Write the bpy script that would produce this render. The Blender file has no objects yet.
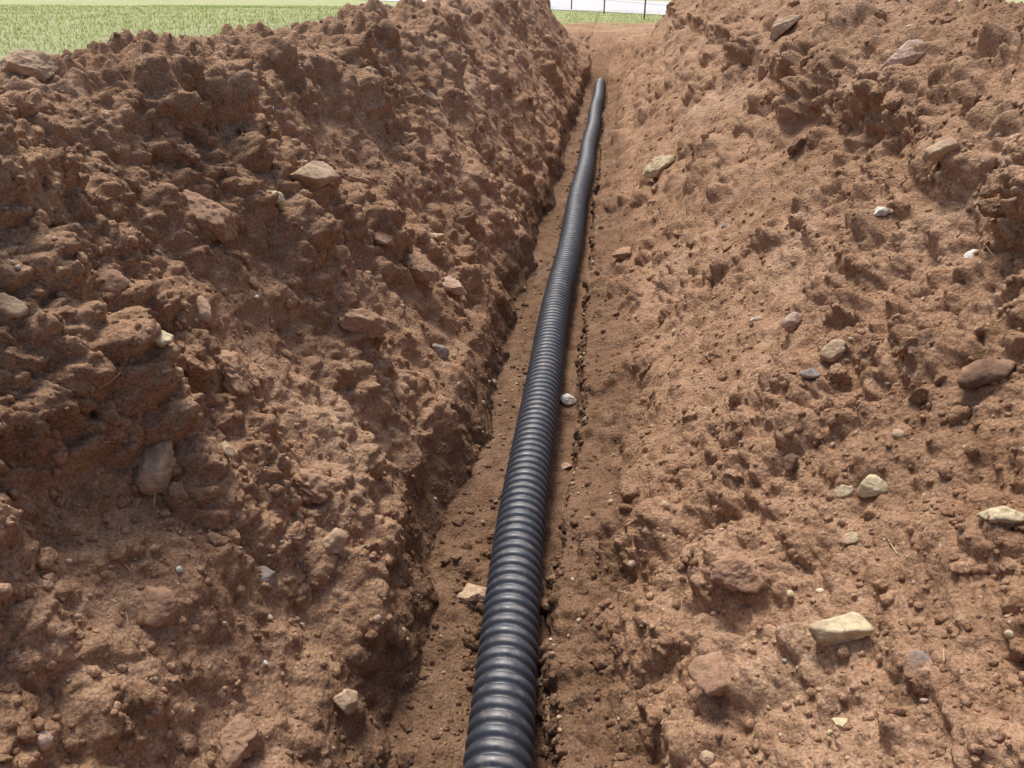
import bpy, bmesh, math, numpy as np
from mathutils import Vector
rng=np.random.default_rng(7)
sc=bpy.context.scene
# ---------------- noise helpers ----------------
def mk(seed):
    r=np.random.default_rng(seed)
    P=r.permutation(256).astype(np.int32)
    G=r.normal(size=(256,3)).astype(np.float32); G/=np.linalg.norm(G,axis=1)[:,None]
    return P,G
def pn(x,y,z,seed=0):
    P,G=mk(seed)
    x=np.asarray(x,np.float32);y=np.asarray(y,np.float32);z=np.asarray(z,np.float32)
    fx=np.floor(x);fy=np.floor(y);fz=np.floor(z)
    xi=fx.astype(np.int32);yi=fy.astype(np.int32);zi=fz.astype(np.int32)
    x=x-fx;y=y-fy;z=z-fz
    u=x*x*x*(x*(x*6-15)+10);v=y*y*y*(y*(y*6-15)+10);w=z*z*z*(z*(z*6-15)+10)
    out=0
    for a in (0,1):
        ha=P[(xi+a)&255]; wa=u if a else 1-u
        for b in (0,1):
            hb=P[(ha+yi+b)&255]; wb=wa*(v if b else 1-v)
            for c in (0,1):
                h=P[(hb+zi+c)&255]
                d=G[h,0]*(x-a)+G[h,1]*(y-b)+G[h,2]*(z-c)
                out=out+d*wb*(w if c else 1-w)
    return out*1.5
def fbm(x,y,z,f,o,seed=0,g=.5,step=None):
    s=0;a=1
    for i in range(o):
        q=a*pn(x*f,y*f,z*f,seed+i)
        if step is not None: q=q*np.clip(1.6-step*f*3.0,0,1)
        s=s+q; f*=2.07; a*=g
    return s
def cells(u,v,cell,seed,dens=.6,flat=.8,step=None):
    """rounded clods: max of hemispherical lumps in a jittered grid"""
    r=np.random.default_rng(seed)
    T=r.random((256,256,4)).astype(np.float32)
    x=u/cell;y=v/cell
    xi=np.floor(x).astype(np.int32);yi=np.floor(y).astype(np.int32)
    h=np.zeros_like(x)
    for i in (-1,0,1):
        for j in (-1,0,1):
            t=T[(xi+i)&255,(yi+j)&255]
            dx=x-(xi+i+t[...,0]);dy=y-(yi+j+t[...,1])
            R=.25+.55*t[...,2]**1.5
            q=1-(dx*dx+dy*dy)/(R*R)
            k=np.where((q>0)&(t[...,3]<dens),np.sqrt(np.maximum(q,0))*R*flat,0)
            h=np.maximum(h,k)
    h=h*cell
    if step is not None: h=h*np.clip(1.5-step/cell*2.2,0,1)
    return h
def sst(a,b,x):
    t=np.clip((x-a)/(b-a),0,1); return t*t*(3-2*t)
# ---------------- ground grid ----------------
NEAR=[(-600,9),(-60,9),(-8,9),(-2.8,9),(-1.95,9),(-1.6,1.27),(-1.24,1.345),(-1.08,1.25),(-1.0,1.10),(-.43,.27),(-.375,.225),(-.28,.0),(-.08,-.012),(.085,-.005),(.108,.10),(.25,.15),(1.09,1.03),(1.08,1.17),(1.3,1.36),(1.65,1.47),(2.1,1.40),(2.9,9),(8,9),(60,9),(600,9)]
FAR =[(-600,9),(-60,9),(-8,9),(-2.8,9),(-1.95,9),(-1.5,1.26),(-1.15,1.33),(-.98,1.26),(-.88,1.13),(-.31,.24),(-.26,.19),(-.21,.0),(-.08,-.012),(.085,-.005),(.108,.09),(.23,.14),(.93,1.03),(.95,1.14),(1.15,1.25),(1.5,1.30),(2.0,1.24),(2.9,9),(8,9),(60,9),(600,9)]
AMP =[0,0,.12,.25,.6,1,1,1,.95,.85,.6,.5,.5,.5,.6,.75,1,1.05,1.05,1.1,.8,.25,.12,0,0]
NEAR=np.array(NEAR);FAR=np.array(FAR);AMP=np.array(AMP,float)
def zg(t): return 1.2-.55*sst(9,14.5,t)
N0=NEAR.copy();N0[N0[:,1]>5,1]=1.2
seg=np.hypot(*np.diff(N0,axis=0).T); S=np.concatenate([[0],np.cumsum(seg)]); S-=S[12]  # s=0 at pipe left
i0,i1=3,21
cols=[np.linspace(S[0],S[1],10,endpoint=False),np.linspace(S[1],S[2],40,endpoint=False),np.linspace(S[2],S[3],70,endpoint=False)]
inner=np.arange(S[i0],S[i1],.0048)
cols+= [inner,np.linspace(S[i1],S[22],60,endpoint=False),np.linspace(S[22],S[23],40,endpoint=False),np.linspace(S[23],S[24],10)]
ca=sum(len(c) for c in cols[:3]); cb=ca+len(inner)
s=np.concatenate(cols)
ts=list(np.linspace(-6,0,100,endpoint=False)); t=0.
while t<17: ts.append(t); t+=max(.0046,.0036*t) if t>.3 else .015
rb=len(ts)-1
while t<700: ts.append(t); t+=max(.09,.05*(t-15))
ts=np.array(ts)
Sg,Tg=np.meshgrid(s,ts)
w=np.clip((ts-1)/12,0,1)[:,None]
def rowint(vals): return np.interp(s,S,vals)[None,:]
xn=rowint(NEAR[:,0]);xf=rowint(FAR[:,0])
X=xn*(1-w)+xf*w
isg=(NEAR[:,1]>5).astype(float)
zn=rowint(np.where(isg>0,0,NEAR[:,1]));zf=rowint(np.where(isg>0,0,FAR[:,1]));gw=rowint(isg)
Z=zn*(1-w)+zf*w
Z=Z+gw*zg(ts)[:,None]
amp=rowint(AMP)*np.ones_like(Z)
bankw=rowint(np.array([0,0,0,0,.5,1,1,1,1,.6,.5,.3,0,0,.2,.5,1,1,1,1,.6,0,0,0,0.]))
X=X+bankw*.10*fbm(Sg*.3,Tg,Tg*0+3,1.0,3,11)
lipw=rowint(np.array([0,0,0,0,0,0,0,0,0,1,1,.7,0,0,.35,.5,0,0,0,0,0,0,0,0,0.]))
X=X+lipw*.06*fbm(Sg*.5,Tg,Tg*0+9,2.6,5,21,.6)
lz=rowint(np.array([0,0,0,0,0,0,0,0,0,.6,1,.3,0,0,1,.8,0,0,0,0,0,0,0,0,0.]))
Z=Z+lz*.035*fbm(Sg*.5+7,Tg,Tg*0+2,3.2,4,23,.6)
fl=np.clip((5.2-np.abs(rowint(np.arange(25)*1.)-12.5))/1.5,0,1)
st=13.0-1.2*fl; en=14.5-1.1*fl
E=sst(0,1,(Tg-st)/(en-st))
Z=Z*(1-E)+zg(Tg)*E
amp=amp*(1-.5*E)*(1-sst(17,20,Tg))
P0=np.stack([X,Tg,Z],-1)
def normals(Pp):
    du=np.gradient(Pp,axis=1);dv=np.gradient(Pp,axis=0)
    n=np.cross(du,dv); n/=np.linalg.norm(n,axis=-1,keepdims=True)+1e-12
    return n
N=normals(P0)
def smooth(A,k,ax):
    c=np.cumsum(np.pad(A,[(k,k) if i==ax else (0,0) for i in range(A.ndim)],mode='edge'),axis=ax)
    sl=lambda a,b:tuple(slice(a,b) if i==ax else slice(None) for i in range(A.ndim))
    n=A.shape[ax]
    return (c[sl(2*k,2*k+n)]-c[sl(0,n)])/(2*k)
Nb=smooth(smooth(N,34,1),12,0);Ns=smooth(N,9,1)
chan=rowint(np.array([0,0,0,0,0,0,0,0,0,.5,1,1,1,1,1,.5,0,0,0,0,0,0,0,0,0.]))[...,None]
N=Nb*(1-chan)+Ns*chan
N/=np.linalg.norm(N,axis=-1,keepdims=True)
D=slice(0,rb+30),slice(ca-60,cb+60)
x,y,z=[P0[D][...,i].astype(np.float32) for i in range(3)]
step=np.clip(np.gradient(ts),0.005,.2)[D[0],None].astype(np.float32)
big=fbm(x,y,z,1.9,2,31)*.05
rn=0;a_=1;f_=3.6
wx=.05*pn(x*5,y*5,z*5,45);
for i in range(4):
    rn=rn+a_*(.42-np.abs(pn(x*f_+wx*f_,y*f_,z*f_+wx*f_,41+i)))*np.clip(1.6-step*f_*3,0,1);a_*=.5;f_*=2.1
rid=rn*.046
rough=np.clip(.58+1.05*fbm(x,y,z,1.6,2,51)+.3*sst(-.5,-.9,x)*sst(2.2,1.0,y)+.25*sst(.6,1.1,x)*sst(2.2,1.0,y),.16,1.25)
rimw=np.interp(s,S,[0,0,0,0,.2,.3,.35,.35,.25,.1,0,0,0,0,0,0,.3,.4,.4,.3,.2,0,0,0,0])[None,D[1]]
rough=np.clip(rough+rimw,0,1.3)
wu=.013*fbm(x,y,z,12,2,61);wv=.013*fbm(x,y,z,12,2,67)
uu=(Sg[D]+wu).astype(np.float32);vv=(Tg[D]+wv).astype(np.float32)
c0=cells(uu,vv,.30,70,.42,.45,step)
c1=cells(uu,vv,.16,71,.46,.55,step); c2=cells(uu,vv,.078,72,.48,.7,step); c3=cells(uu+.3*wv,vv,.038,73,.58,.8,step); c4=cells(uu,vv+.3*wu,.019,74,.75,.85,step)
med=fbm(x,y,z,12,4,81,.62,step)*.015
fine=fbm(x,y,z,80,3,91,.65,step)*.0045
disp=big*.9+rid*(.5+.6*rough)+rough*(c0*.45+c1*.75+c2*.95+c3*1.+c4*.9)+med*(.5+.7*rough)+fine*(.7+.6*rough)-.032
dd=np.zeros(Sg.shape);dd[D]=disp*amp[D]
Pp=P0+N*dd[...,None]
NN=normals(Pp)
nz=np.zeros(Sg.shape);nz[D]=fbm(x,y,z,1.3,3,101)
xx=P0[...,0]
gl=sst(1.7,2.1,-(xx)+.3*nz+.1*w); gr=sst(2.4,2.9,xx+.35*nz)
ge=sst(16.0,17.8,Tg+1.6*nz)
gm=np.clip(np.maximum(np.maximum(gl*(1-.8*sst(12.5,14,Tg)*sst(-3.5,-1.5,xx)),gr),ge),0,1)

def make_mesh(name,V,F,attrs=None,smooth=True):
    me=bpy.data.meshes.new(name);k=F.shape[1]
    me.vertices.add(len(V));me.vertices.foreach_set('co',np.ascontiguousarray(V,np.float32).ravel())
    me.loops.add(F.size);me.loops.foreach_set('vertex_index',np.ascontiguousarray(F,np.int32).ravel())
    me.polygons.add(len(F));me.polygons.foreach_set('loop_start',np.arange(0,F.size,k,dtype=np.int32))
    try: me.polygons.foreach_set('loop_total',np.full(len(F),k,np.int32))
    except Exception: pass
    me.update(calc_edges=True)
    me.polygons.foreach_set('use_smooth',np.full(len(F),smooth,bool))
    for a,v in (attrs or {}).items():
        at=me.attributes.new(a,'FLOAT','POINT');at.data.foreach_set('value',np.ascontiguousarray(v,np.float32))
    ob=bpy.data.objects.new(name,me);sc.collection.objects.link(ob);return ob
def make_grid(name,Pg,mask_faces,attr):
    n,m=Pg.shape[:2]
    idx=np.arange(n*m).reshape(n,m)
    f=np.stack([idx[:-1,:-1],idx[:-1,1:],idx[1:,1:],idx[1:,:-1]],-1)[mask_faces]
    used,inv=np.unique(f.ravel(),return_inverse=True)
    return make_mesh(name,Pg.reshape(-1,3)[used],inv.reshape(-1,4),{'grass':attr.ravel()[used]})
fm=np.zeros((len(ts)-1,len(s)-1),bool);fm[:rb,ca:cb]=True
trench=make_grid('dirt_trench',Pp,fm,gm)
field=make_grid('grass_field',Pp,~fm,gm)

# ---------------- materials ----------------
def newmat(name):
    m=bpy.data.materials.new(name);m.use_nodes=True;nt=m.node_tree
    b=nt.nodes['Principled BSDF'];return m,nt,b
def noise(nt,co,scale,detail=4,rough=.6):
    n=nt.nodes.new('ShaderNodeTexNoise');n.inputs['Scale'].default_value=scale;n.inputs['Detail'].default_value=detail;n.inputs['Roughness'].default_value=rough
    nt.links.new(co,n.inputs['Vector']);return n.outputs['Fac']
def ramp(nt,fac,stops):
    r=nt.nodes.new('ShaderNodeValToRGB');e=r.color_ramp.elements
    while len(e)<len(stops): e.new(.5)
    for q,(p,c) in zip(e,stops): q.position=p;q.color=(*c,1)
    nt.links.new(fac,r.inputs[0]);return r.outputs[0]
def mixc(nt,fac,a,b,mode='MIX'):
    m=nt.nodes.new('ShaderNodeMix');m.data_type='RGBA';m.blend_type=mode
    for v,i in ((fac,0),(a,6),(b,7)):
        if isinstance(v,(int,float)): m.inputs[i].default_value=v
        elif isinstance(v,tuple): m.inputs[i].default_value=(*v,1)
        else: nt.links.new(v,m.inputs[i])
    return m.outputs[2]
def math_(nt,op,a,b):
    m=nt.nodes.new('ShaderNodeMath');m.operation=op
    for v,i in ((a,0),(b,1)):
        if isinstance(v,(int,float)): m.inputs[i].default_value=v
        else: nt.links.new(v,m.inputs[i])
    return m.outputs[0]
def bump(nt,h,dist,strength=1,prev=None,invert=False):
    b=nt.nodes.new('ShaderNodeBump');b.inputs['Distance'].default_value=dist;b.inputs['Strength'].default_value=strength;b.invert=invert
    nt.links.new(h,b.inputs['Height'])
    if prev: nt.links.new(prev,b.inputs['Normal'])
    return b.outputs[0]
def soil_nodes(nt,b,tint=False):
    co=nt.nodes.new('ShaderNodeNewGeometry').outputs['Position']
    a=noise(nt,co,1.6,3,.6);c=noise(nt,co,18,3,.65);d=noise(nt,co,170,1,.7)
    base=ramp(nt,a,[(.3,(.345,.202,.118)),(.55,(.435,.265,.162)),(.75,(.51,.335,.218))])
    mid=ramp(nt,c,[(.25,(.62,.58,.55)),(.5,(1,1,1)),(.75,(1.22,1.27,1.33))])
    fin=ramp(nt,d,[(.3,(.70,.68,.66)),(.5,(1,1,1)),(.7,(1.25,1.27,1.3))])
    col=mixc(nt,1.,base,mid,'MULTIPLY');col=mixc(nt,1.,col,fin,'MULTIPLY')
    v=nt.nodes.new('ShaderNodeTexVoronoi');v.inputs['Scale'].default_value=95;nt.links.new(co,v.inputs['Vector'])
    g=nt.nodes.new('ShaderNodeSeparateColor');nt.links.new(v.outputs['Color'],g.inputs[0])
    m1=math_(nt,'GREATER_THAN',g.outputs[0],.96);m2=math_(nt,'LESS_THAN',v.outputs['Distance'],.25)
    col=mixc(nt,math_(nt,'MULTIPLY',m1,m2),col,(.62,.5,.36))
    # soil colour darkens towards the bottom of the cut, edge varied by noise
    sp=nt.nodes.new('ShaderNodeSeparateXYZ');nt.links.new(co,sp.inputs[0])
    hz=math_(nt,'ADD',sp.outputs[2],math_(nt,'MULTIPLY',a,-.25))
    lowcol=ramp(nt,hz,[(0.0,(.56,.54,.53)),(.14,(1,1,1))])
    col=mixc(nt,1.,col,lowcol,'MULTIPLY')
    bn=bump(nt,v.outputs['Distance'],.006,.85,None,True)
    bn=bump(nt,noise(nt,co,200,3,.8),.006,1.,bn)
    nt.links.new(bn,b.inputs['Normal'])
    b.inputs['Roughness'].default_value=.95;b.inputs['Specular IOR Level'].default_value=.1
    return co,col
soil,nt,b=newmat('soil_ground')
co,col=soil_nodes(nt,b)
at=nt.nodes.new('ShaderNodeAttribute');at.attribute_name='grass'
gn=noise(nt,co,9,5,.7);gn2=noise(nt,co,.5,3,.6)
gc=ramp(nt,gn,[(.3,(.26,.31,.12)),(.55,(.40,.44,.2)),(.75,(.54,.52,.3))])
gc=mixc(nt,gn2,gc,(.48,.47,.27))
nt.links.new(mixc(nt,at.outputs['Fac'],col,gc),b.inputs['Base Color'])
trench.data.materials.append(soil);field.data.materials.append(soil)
clodm,nt,b=newmat('soil_clod')
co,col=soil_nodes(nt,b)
at=nt.nodes.new('ShaderNodeAttribute');at.attribute_name='tint'
tc=ramp(nt,at.outputs['Fac'],[(0,(.78,.74,.72)),(.5,(1.1,1.1,1.1)),(1,(1.35,1.37,1.4))])
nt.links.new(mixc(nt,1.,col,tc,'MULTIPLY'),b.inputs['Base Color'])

# ---------------- surface sampling ----------------
def surf(ss,tt):
    ci=np.interp(ss,s,np.arange(len(s)));ri=np.interp(tt,ts,np.arange(len(ts)))
    c0=np.clip(ci.astype(int),0,len(s)-2);r0=np.clip(ri.astype(int),0,len(ts)-2)
    fc=(ci-c0)[:,None];fr=(ri-r0)[:,None]
    def g(A): return (A[r0,c0]*(1-fc)+A[r0,c0+1]*fc)*(1-fr)+(A[r0+1,c0]*(1-fc)+A[r0+1,c0+1]*fc)*fr
    return g(Pp),g(NN)
_ico={}
def ico(n):
    if n not in _ico:
        bm=bmesh.new();bmesh.ops.create_icosphere(bm,subdivisions=n,radius=1)
        V=np.array([v.co[:] for v in bm.verts]);F=np.array([[v.index for v in f.verts] for f in bm.faces]);bm.free();_ico[n]=(V,F)
    return _ico[n]
def rockshape(n,r,angular=True,nz=.12,K_=14,lo=.55,fr=1.5):
    V,F=ico(n);V=V.copy()
    if angular:
        K=r.normal(size=(K_,3));K/=np.linalg.norm(K,axis=1)[:,None];dk=r.uniform(lo,.95,K_)
        q=V@K.T
        rad=np.min(np.where(q>.05,dk/np.maximum(q,.05),9),axis=1);rad=np.minimum(rad,1.15)
    else: rad=np.ones(len(V))
    o=r.uniform(0,100,3)
    rad=rad*(1+nz*fbm(V[:,0]+o[0],V[:,1]+o[1],V[:,2]+o[2],fr,4,5,.6))
    return V*rad[:,None],F
def rotm(r):
    q=r.normal(size=4);q/=np.linalg.norm(q);a,b_,c,d=q
    return np.array([[1-2*(c*c+d*d),2*(b_*c-a*d),2*(b_*d+a*c)],[2*(b_*c+a*d),1-2*(b_*b_+d*d),2*(c*d-a*b_)],[2*(b_*d-a*c),2*(c*d+a*b_),1-2*(b_*b_+c*c)]])
def scatter(name,shapes,Pc,Nc,sizes,sink,tint,mat,seed,flat=(.5,1)):
    r=np.random.default_rng(seed);Vs=[];Fs=[];A=[];o=0
    for i in range(len(Pc)):
        V,F=shapes[r.integers(len(shapes))] if not callable(shapes) else shapes(i,r)
        V=(V@rotm(r).T)*sizes[i]*np.array([1,r.uniform(.7,1.),1]);
        n=Nc[i];d=V@n;V=V-np.outer(d,n)*(1-r.uniform(*flat))
        V=V+Pc[i]+n*sizes[i]*sink
        Vs.append(V);Fs.append(F+o);A.append(np.full(len(V),tint[i]));o+=len(V)
    ob=make_mesh(name,np.concatenate(Vs),np.concatenate(Fs),{'tint':np.concatenate(A)})
    ob.data.materials.append(mat);return ob
def sample_st(n,smin,smax,tmin,tmax,r):
    q=r.random(n);tt=tmin*(tmax/tmin)**q
    return r.uniform(smin,smax,n),tt
sl,sr=S[4],S[20]
shapes1=[rockshape(1,np.random.default_rng(i),True,.3) for i in range(24)]
shapes2=[rockshape(2,np.random.default_rng(i),i%2==0,.35) for i in range(24)]
shapes3=[rockshape(3,np.random.default_rng(50+i),True,.28,14,.55,2.5) for i in range(24)]
shapes4=[rockshape(4,np.random.default_rng(150+i),True,.24,14,.5,3.0) for i in range(16)]
r=np.random.default_rng(1)
ss,tt=sample_st(34000,sl,sr,.3,13.5,r)
wt=np.interp(ss,S,[0,0,0,0,.8,1,1,1,1,.7,.6,.9,.9,.9,.8,.9,.9,1,1,1,1,0,0,0,0]);keep=((ss<S[12])|(ss>S[14]-.01))&(r.random(len(ss))<wt)
ss,tt=ss[keep],tt[keep];p,n=surf(ss,tt);n/=np.linalg.norm(n,axis=1)[:,None]
sz=np.clip(np.exp(r.normal(-5.4,.5,len(p))),.0018,.016)
T_=tt
scatter('soil_crumbs',lambda i,rr:(shapes2 if T_[i]<3 and sz[i]>.004 else shapes1)[rr.integers(24)],p,n,sz,.15,np.clip(r.normal(.5,.2,len(p)),0,1),clodm,2)
ss,tt=sample_st(2200,sl,sr,.4,13.3,r);wt=np.interp(ss,S,[0,0,0,0,1,1,1,1,1,.5,.4,.6,.6,.6,.6,.6,.8,1,1,1,1,0,0,0,0])
keep=(r.random(len(ss))<wt)&((ss<S[12]-.02)|(ss>S[14]));ss,tt=ss[keep],tt[keep];p,n=surf(ss,tt);n/=np.linalg.norm(n,axis=1)[:,None]
sz=np.clip(np.exp(r.normal(-4.15,.5,len(p))),.008,.06)
sz=np.where((ss>S[10])&(ss<S[15]),np.minimum(sz,.022),sz)
sz=np.where((ss>S[15]-.05)&(ss<S[16]),np.minimum(sz,.035),sz)
scatter('soil_clods',lambda i,rr:(shapes4 if sz[i]>.028 else shapes3)[rr.integers(16)],p,n,sz,.0,np.clip(r.normal(.5,.18,len(p)),0,1),clodm,3)
# soil fallen against the pipe flanks
r2=np.random.default_rng(77);k=1800
tt=.5*(12/.5)**r2.random(k);sd=r2.random(k)<.65;ss=np.where(sd,S[13]+r2.uniform(-.0,.11,k),S[12]+r2.uniform(-.07,0,k))
dn_=fbm(tt+sd*20,tt*0,tt*0,4,2,8);kp=dn_>r2.uniform(-.6,.5,k);ss,tt=ss[kp],tt[kp];p,n=surf(ss,tt);n/=np.linalg.norm(n,axis=1)[:,None]
sz=np.clip(np.exp(r2.normal(-4.7,.5,len(p))),.004,.026)
scatter('loose_soil',shapes3,p,n,sz,.25,np.clip(r2.normal(.5,.2,len(p)),0,1),clodm,4)
def rockmat(name,c,dirt=.45):
    m,nt,b=newmat(name)
    co=nt.nodes.new('ShaderNodeNewGeometry').outputs['Position']
    n1=noise(nt,co,60,4,.65);n2=noise(nt,co,14,3,.6)
    dk=tuple(v*.65 for v in c);lt=tuple(min(.85,v*1.2) for v in c)
    a=ramp(nt,n1,[(.3,dk),(.5,c),(.72,lt)])
    f=ramp(nt,n2,[(.62-dirt*.35,(0,0,0)),(.78-dirt*.25,(1,1,1))])
    nt.links.new(mixc(nt,f,a,(.41,.25,.155)),b.inputs['Base Color'])
    nt.links.new(bump(nt,noise(nt,co,140,4,.75),.006,.9),b.inputs['Normal'])
    b.inputs['Roughness'].default_value=.85;b.inputs['Specular IOR Level'].default_value=.2
    return m
cream=rockmat('rock_cream',(.68,.56,.36),.3);tan=rockmat('rock_tan',(.56,.40,.265));red=rockmat('rock_red',(.46,.28,.18),.6);grey=rockmat('rock_grey',(.34,.29,.26));pink=rockmat('rock_pink',(.6,.43,.33));white=rockmat('rock_white',(.76,.71,.63),.2);dark=rockmat('rock_dark',(.18,.105,.072))
gsh=[rockshape(2,np.random.default_rng(90+i),True,.1) for i in range(16)]
ss,tt=sample_st(1300,sl,sr,.4,13.3,r);ss[:160]=S[13]+r.uniform(.02,.16,160);p,n=surf(ss,tt);n/=np.linalg.norm(n,axis=1)[:,None]
keep=(ss<S[12])|(ss>S[13]+.015);p,n=p[keep],n[keep]
sz=np.clip(np.exp(r.normal(-5.05,.42,len(p))),.003,.016)
g=scatter('gravel',gsh,p,n,sz,.25,sz*0,cream,5)
for m in (tan,pink,grey,white): g.data.materials.append(m)
mi=np.repeat(r.choice(5,len(p),p=[.27,.35,.2,.1,.08]),len(gsh[0][1])).astype(np.int32);g.data.polygons.foreach_set('material_index',mi)
# individual stones: (section coordinate, distance along trench, radius m, kind)
ST=[(-1.02,1.16,.050,'tan'),(-1.23,1.24,.027,'cream'),(-1.05,1.50,.055,'red'),(-.72,1.42,.046,'red'),(-.56,.82,.046,'red'),(-1.34,2.31,.062,'tan'),(-1.38,1.87,.062,'red'),(-1.36,1.40,.036,'red'),(-1.20,1.59,.030,'tan'),(-1.35,2.11,.024,'cream'),(-.86,2.08,.06,'red'),(-.83,2.72,.055,'red'),(-.65,2.92,.044,'pink'),(-1.22,2.86,.046,'red'),(-.58,1.32,.033,'tan'),(-.67,1.15,.023,'grey'),(-.39,1.02,.026,'tan'),(-.055,1.50,.042,'tan'),
(.96,1.01,.038,'cream'),(1.13,1.31,.027,'cream'),(1.07,1.35,.016,'cream'),(1.14,1.71,.017,'grey'),(1.07,.87,.021,'grey'),(1.28,1.05,.028,'cream'),(1.15,2.04,.025,'pink'),(1.21,1.77,.026,'tan'),(.85,4.97,.082,'cream'),(1.46,3.44,.032,'dark'),(1.96,3.16,.055,'pink'),(1.96,5.09,.085,'tan'),(1.78,2.15,.032,'tan'),(1.58,1.81,.015,'white'),(1.53,2.21,.017,'white'),(.135,2.68,.027,'white'),(.145,2.23,.018,'pink'),(.155,1.36,.018,'white'),(.155,1.25,.014,'cream'),(1.43,1.38,.036,'dark'),(-1.91,1.83,.05,'tan'),(-1.35,4.25,.04,'tan'),(-.80,3.15,.032,'tan'),(.71,1.01,.038,'red'),(-.54,2.50,.030,'grey'),(-1.42,1.13,.022,'tan'),(-.83,.92,.036,'red'),(.80,1.23,.042,'red'),(.68,1.37,.026,'red'),(.50,3.89,.045,'red'),(-.99,2.63,.032,'red'),(.99,1.51,.020,'dark'),(.9,.86,.014,'cream'),(.62,.9,.011,'tan'),(1.02,1.22,.013,'cream'),(-.95,1.27,.018,'tan')]
mats=dict(tan=tan,cream=cream,red=red,grey=grey,pink=pink,white=white,dark=dark)
for j,(a,b_,rad,c) in enumerate(ST):
    rr=np.random.default_rng(300+j);p,n=surf(np.array([a]),np.array([b_]))
    pa,na=surf(a+np.linspace(-.05,.05,7),np.full(7,b_)+np.linspace(-.04,.04,7)[::-1]);n=na.mean(0)+np.array([0,0,.3]);n/=np.linalg.norm(n)
    V,F=rockshape(5 if rad>.04 else 4,rr,True,.14 if c=='red' else .10,11,.5,3.5 if c=='red' else 2.5);V=V@rotm(rr).T
    V=V*np.array([1.15,.85,.95])*rad*1.2
    dd_=V@n;V=V-np.outer(dd_,n)*.35;V=V+n*rad*.28
    ob=make_mesh('rock',V,F);ob.location=p[0];ob.data.materials.append(mats[c])
# dry straw / root bits
r3=np.random.default_rng(12);k=150
ss,tt=sample_st(k,S[5],S[20],.5,9,r3);kp=(ss<S[9])|(ss>S[15]);ss,tt=ss[kp],tt[kp];p,n=surf(ss,tt);n/=np.linalg.norm(n,axis=1)[:,None]
Vs=[];Fs=[];o=0
for i in range(len(p)):
    L_=r3.uniform(.008,.028);wd_=r3.uniform(.0008,.0018)
    a=r3.normal(size=3);a-=n[i]*(a@n[i])*r3.uniform(.6,1);a/=np.linalg.norm(a);b_=np.cross(n[i],a);b_/=np.linalg.norm(b_)
    up=n[i];c=p[i]+up*.005
    for q,bend in ((-1,0),(0,.15),(1,0)):
        cc=c+a*L_*q+up*bend*L_
        for (du,dv) in ((-1,0),(0,1),(1,0),(0,-1)): Vs.append(cc+b_*du*wd_+up*dv*wd_*.6)
    for k_ in (0,4):
        for j in range(4): Fs.append([o+k_+j,o+k_+(j+1)%4,o+k_+4+(j+1)%4,o+k_+4+j])
    o+=12
straw=make_mesh('dry_straw',np.array(Vs),np.array(Fs));sm,nt,b=newmat('straw');b.inputs['Base Color'].default_value=(.55,.4,.24,1);b.inputs['Roughness'].default_value=.8;straw.data.materials.append(sm)

# ---------------- camera ----------------
cam=bpy.data.cameras.new('Camera');co_=bpy.data.objects.new('Camera',cam);sc.collection.objects.link(co_);sc.camera=co_
cam.lens=26;cam.sensor_width=36;cam.clip_end=2000;cam.clip_start=.02
co_.location=(.147,0,1.575);co_.rotation_euler=(math.radians(60.8),0,math.radians(7.07))

# ---------------- pipe ----------------
y0,y1=-6,12.9;pitch=.035;ns=10;nr=int((y1-y0)/pitch)*ns;ng=44
yy=np.linspace(y0,y1,nr+1)
cx=np.interp(yy,[-6,0,1,1.5,2,2.8,4.7,8,12],[.03,.01,0,-.03,-.055,-.062,-.045,-.02,0]);cx=smooth(cx[:,None],150,0)[:,0]+.006*np.sin(yy*3.1)
cz=.07+.006*np.sin(yy*1.3)
ph=(yy-y0)/pitch%1
prof=np.interp(ph,[0,.1,.22,.34,.5,.66,.78,.9,1],[0,.08,.75,.97,1,.97,.75,.08,0])
rad=.067+.0095*prof
th=np.linspace(0,2*np.pi,ng,endpoint=False)
V=np.stack([cx[:,None]+rad[:,None]*np.cos(th),yy[:,None]+0*th,cz[:,None]+rad[:,None]*np.sin(th)],-1)
idx=np.arange(V.shape[0]*ng).reshape(-1,ng);nx=np.roll(idx,-1,1)
F=np.stack([idx[:-1],idx[1:],nx[1:],nx[:-1]],-1).reshape(-1,4)
pipe=make_mesh('corrugated_drainage_pipe',V.reshape(-1,3),F)
pm,nt,b=newmat('black_plastic')
co=nt.nodes.new('ShaderNodeNewGeometry');pos=co.outputs['Position']
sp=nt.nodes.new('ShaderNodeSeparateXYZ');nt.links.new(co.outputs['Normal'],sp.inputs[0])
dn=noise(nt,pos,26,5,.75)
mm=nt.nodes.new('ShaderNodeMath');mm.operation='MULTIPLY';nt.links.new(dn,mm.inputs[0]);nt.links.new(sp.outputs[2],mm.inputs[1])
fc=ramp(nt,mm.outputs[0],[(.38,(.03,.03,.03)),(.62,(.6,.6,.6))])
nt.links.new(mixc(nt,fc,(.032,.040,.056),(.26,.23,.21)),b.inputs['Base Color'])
b.inputs['Specular IOR Level'].default_value=.7
rr_=ramp(nt,noise(nt,pos,40,4,.6),[(.3,(.40,.40,.40)),(.7,(.62,.62,.62))]);nt.links.new(rr_,b.inputs['Roughness'])
pipe.data.materials.append(pm)

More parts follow.
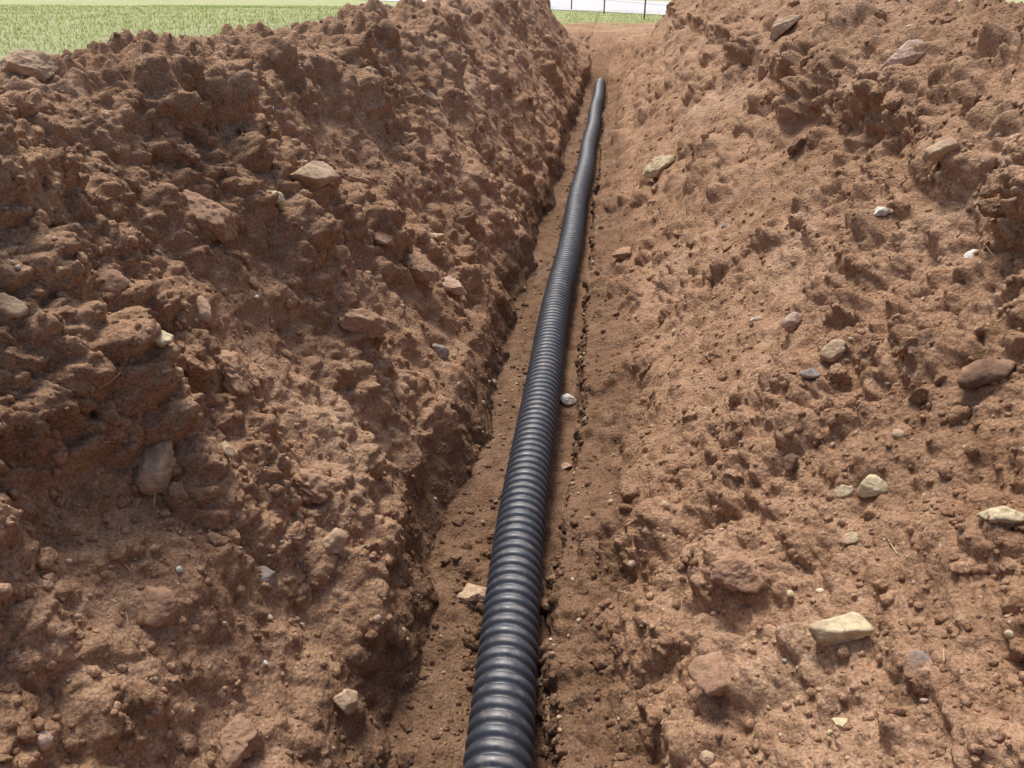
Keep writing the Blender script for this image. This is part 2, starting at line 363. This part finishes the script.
# ---------------- grass ----------------
r=np.random.default_rng(9)
def blades(name,n,smin,smax,tmin,tmax,hmin,hmax,thr):
    ss=r.uniform(smin,smax,n);tt=tmin+(tmax-tmin)*r.random(n)**1.3
    ci=np.clip(np.searchsorted(s,ss),0,len(s)-1);ri=np.clip(np.searchsorted(ts,tt),0,len(ts)-1)
    k=gm[ri,ci]>r.uniform(thr,1,n);ss,tt=ss[k],tt[k];p,_=surf(ss,tt);n=len(p)
    a=r.uniform(0,2*np.pi,n);h=r.uniform(hmin,hmax,n);wd=r.uniform(.002,.004,n)*(1+.06*tt)
    side=np.stack([np.cos(a),np.sin(a),0*a],1)*wd[:,None]
    ln=np.stack([r.normal(0,.35,n),r.normal(0,.35,n),np.ones(n)],1)
    ln2=ln+np.stack([r.normal(0,.4,n),r.normal(0,.4,n),-.1*np.ones(n)],1)
    m=p+ln*h[:,None]*.5;tp=m+ln2*h[:,None]*.5
    V=np.stack([p-side,p+side,m+side*.7,m-side*.7,tp],1).reshape(-1,3)
    o=(np.arange(n)*5)[:,None]
    F=np.concatenate([o+[0,1,2],o+[0,2,3],o+[3,2,4]]);
    return V,F,np.repeat(r.random(n),5)
gmat,nt,b=newmat('grass_blade')
at=nt.nodes.new('ShaderNodeAttribute');at.attribute_name='tint'
gcol=ramp(nt,at.outputs['Fac'],[(0,(.28,.37,.10)),(.5,(.45,.52,.18)),(.8,(.58,.58,.26)),(1,(.68,.6,.36))])
nt.links.new(gcol,b.inputs['Base Color'])
b.inputs['Roughness'].default_value=.6
tr=nt.nodes.new('ShaderNodeBsdfTranslucent');nt.links.new(gcol,tr.inputs[0])
ms=nt.nodes.new('ShaderNodeMixShader');ms.inputs[0].default_value=.4
nt.links.new(b.outputs[0],ms.inputs[1]);nt.links.new(tr.outputs[0],ms.inputs[2]);nt.links.new(ms.outputs[0],nt.nodes['Material Output'].inputs[0])
parts=[blades('g',130000,S[2]-6,S[5],1,24,.015,.035,.1),blades('g',25000,S[3],S[22],15.5,22,.01,.03,.0),blades('g',30000,S[20],S[22]+3,1,22,.015,.04,.1)]
o=0;Vs=[];Fs=[];A=[]
for V,F,a in parts: Vs.append(V);Fs.append(F+o);A.append(a);o+=len(V)
gr_=make_mesh('grass',np.concatenate(Vs),np.concatenate(Fs),{'tint':np.concatenate(A)},False);gr_.data.materials.append(gmat)

# ---------------- road & fence ----------------
zf_=.65
d=np.array([-8.5,7.7]);d/=np.linalg.norm(d);nrm=np.array([d[1],-d[0]])*1.0
if nrm[1]<0: nrm=-nrm
a0=np.array([1.1,20.0])
V=[];n_=60
for i in range(n_+1):
    for wv_ in np.linspace(0,7,5):
        q_=a0+d*(-60+120*i/n_)+nrm*(wv_+.08*math.sin(i*2.1)*(wv_==0)); V.append((q_[0],q_[1],zf_+.012))
F=np.array([[i*5+j,(i+1)*5+j,(i+1)*5+j+1,i*5+j+1] for i in range(n_) for j in range(4)])
road=make_mesh('concrete_road',np.array(V),F)
rm,nt,b=newmat('pale_concrete');pos=nt.nodes.new('ShaderNodeNewGeometry').outputs['Position']
nt.links.new(ramp(nt,noise(nt,pos,3,6,.7),[(.3,(.48,.47,.47)),(.7,(.62,.61,.61))]),b.inputs['Base Color']);b.inputs['Roughness'].default_value=.9
road.data.materials.append(rm)
mt,nt,b=newmat('galvanised_steel');b.inputs['Base Color'].default_value=(.16,.16,.15,1);b.inputs['Metallic'].default_value=.6;b.inputs['Roughness'].default_value=.5
fe=bpy.data.objects.new('wire_fence',None);sc.collection.objects.link(fe)
fp=np.array([.8,18.3]);fd=np.array([-.91,2.1]);
def cyl(name,a,b_,rad,par,mat):
    a=Vector(a);b_=Vector(b_);bm=bmesh.new();bmesh.ops.create_cone(bm,cap_ends=True,segments=10,radius1=rad,radius2=rad,depth=(b_-a).length)
    me=bpy.data.meshes.new(name);bm.to_mesh(me);bm.free();o=bpy.data.objects.new(name,me);sc.collection.objects.link(o)
    o.rotation_mode='QUATERNION';o.rotation_quaternion=(b_-a).to_track_quat('Z','Y');o.location=(a+b_)/2;o.parent=par;me.materials.append(mat)
pts=[fp+fd*k for k in range(-1,9)]
for k,q_ in enumerate(pts):
    cyl('post_%d'%k,(q_[0],q_[1],.4),(q_[0],q_[1],1.85),.018,fe,mt)
for k in range(len(pts)-1):
    for j,h in enumerate((.3,.6,.9,1.15)):
        cyl('wire_%d_%d'%(k,j),(*pts[k],zf_+h),(*pts[k+1],zf_+h),.0025,fe,mt)

# ---------------- light ----------------
wd=bpy.data.worlds.new('World');sc.world=wd;wd.use_nodes=True;nt=wd.node_tree
bg=nt.nodes['Background'];sk=nt.nodes.new('ShaderNodeTexSky');sk.sky_type='NISHITA';sk.sun_disc=False
el,az=math.radians(62),math.radians(-30)
sk.sun_elevation=el;sk.sun_rotation=az;sk.dust_density=4;sk.ozone_density=1
nt.links.new(sk.outputs[0],bg.inputs[0]);bg.inputs[1].default_value=.15
L=bpy.data.lights.new('Sun','SUN');L.energy=3.5;L.angle=math.radians(18);L.color=(1,.965,.9)
lo=bpy.data.objects.new('Sun',L);sc.collection.objects.link(lo)
dv=Vector((math.sin(az)*math.cos(el),math.cos(az)*math.cos(el),math.sin(el)))
lo.rotation_euler=dv.to_track_quat('Z','Y').to_euler()
sc.view_settings.view_transform='Standard';sc.view_settings.look='None';sc.view_settings.exposure=0
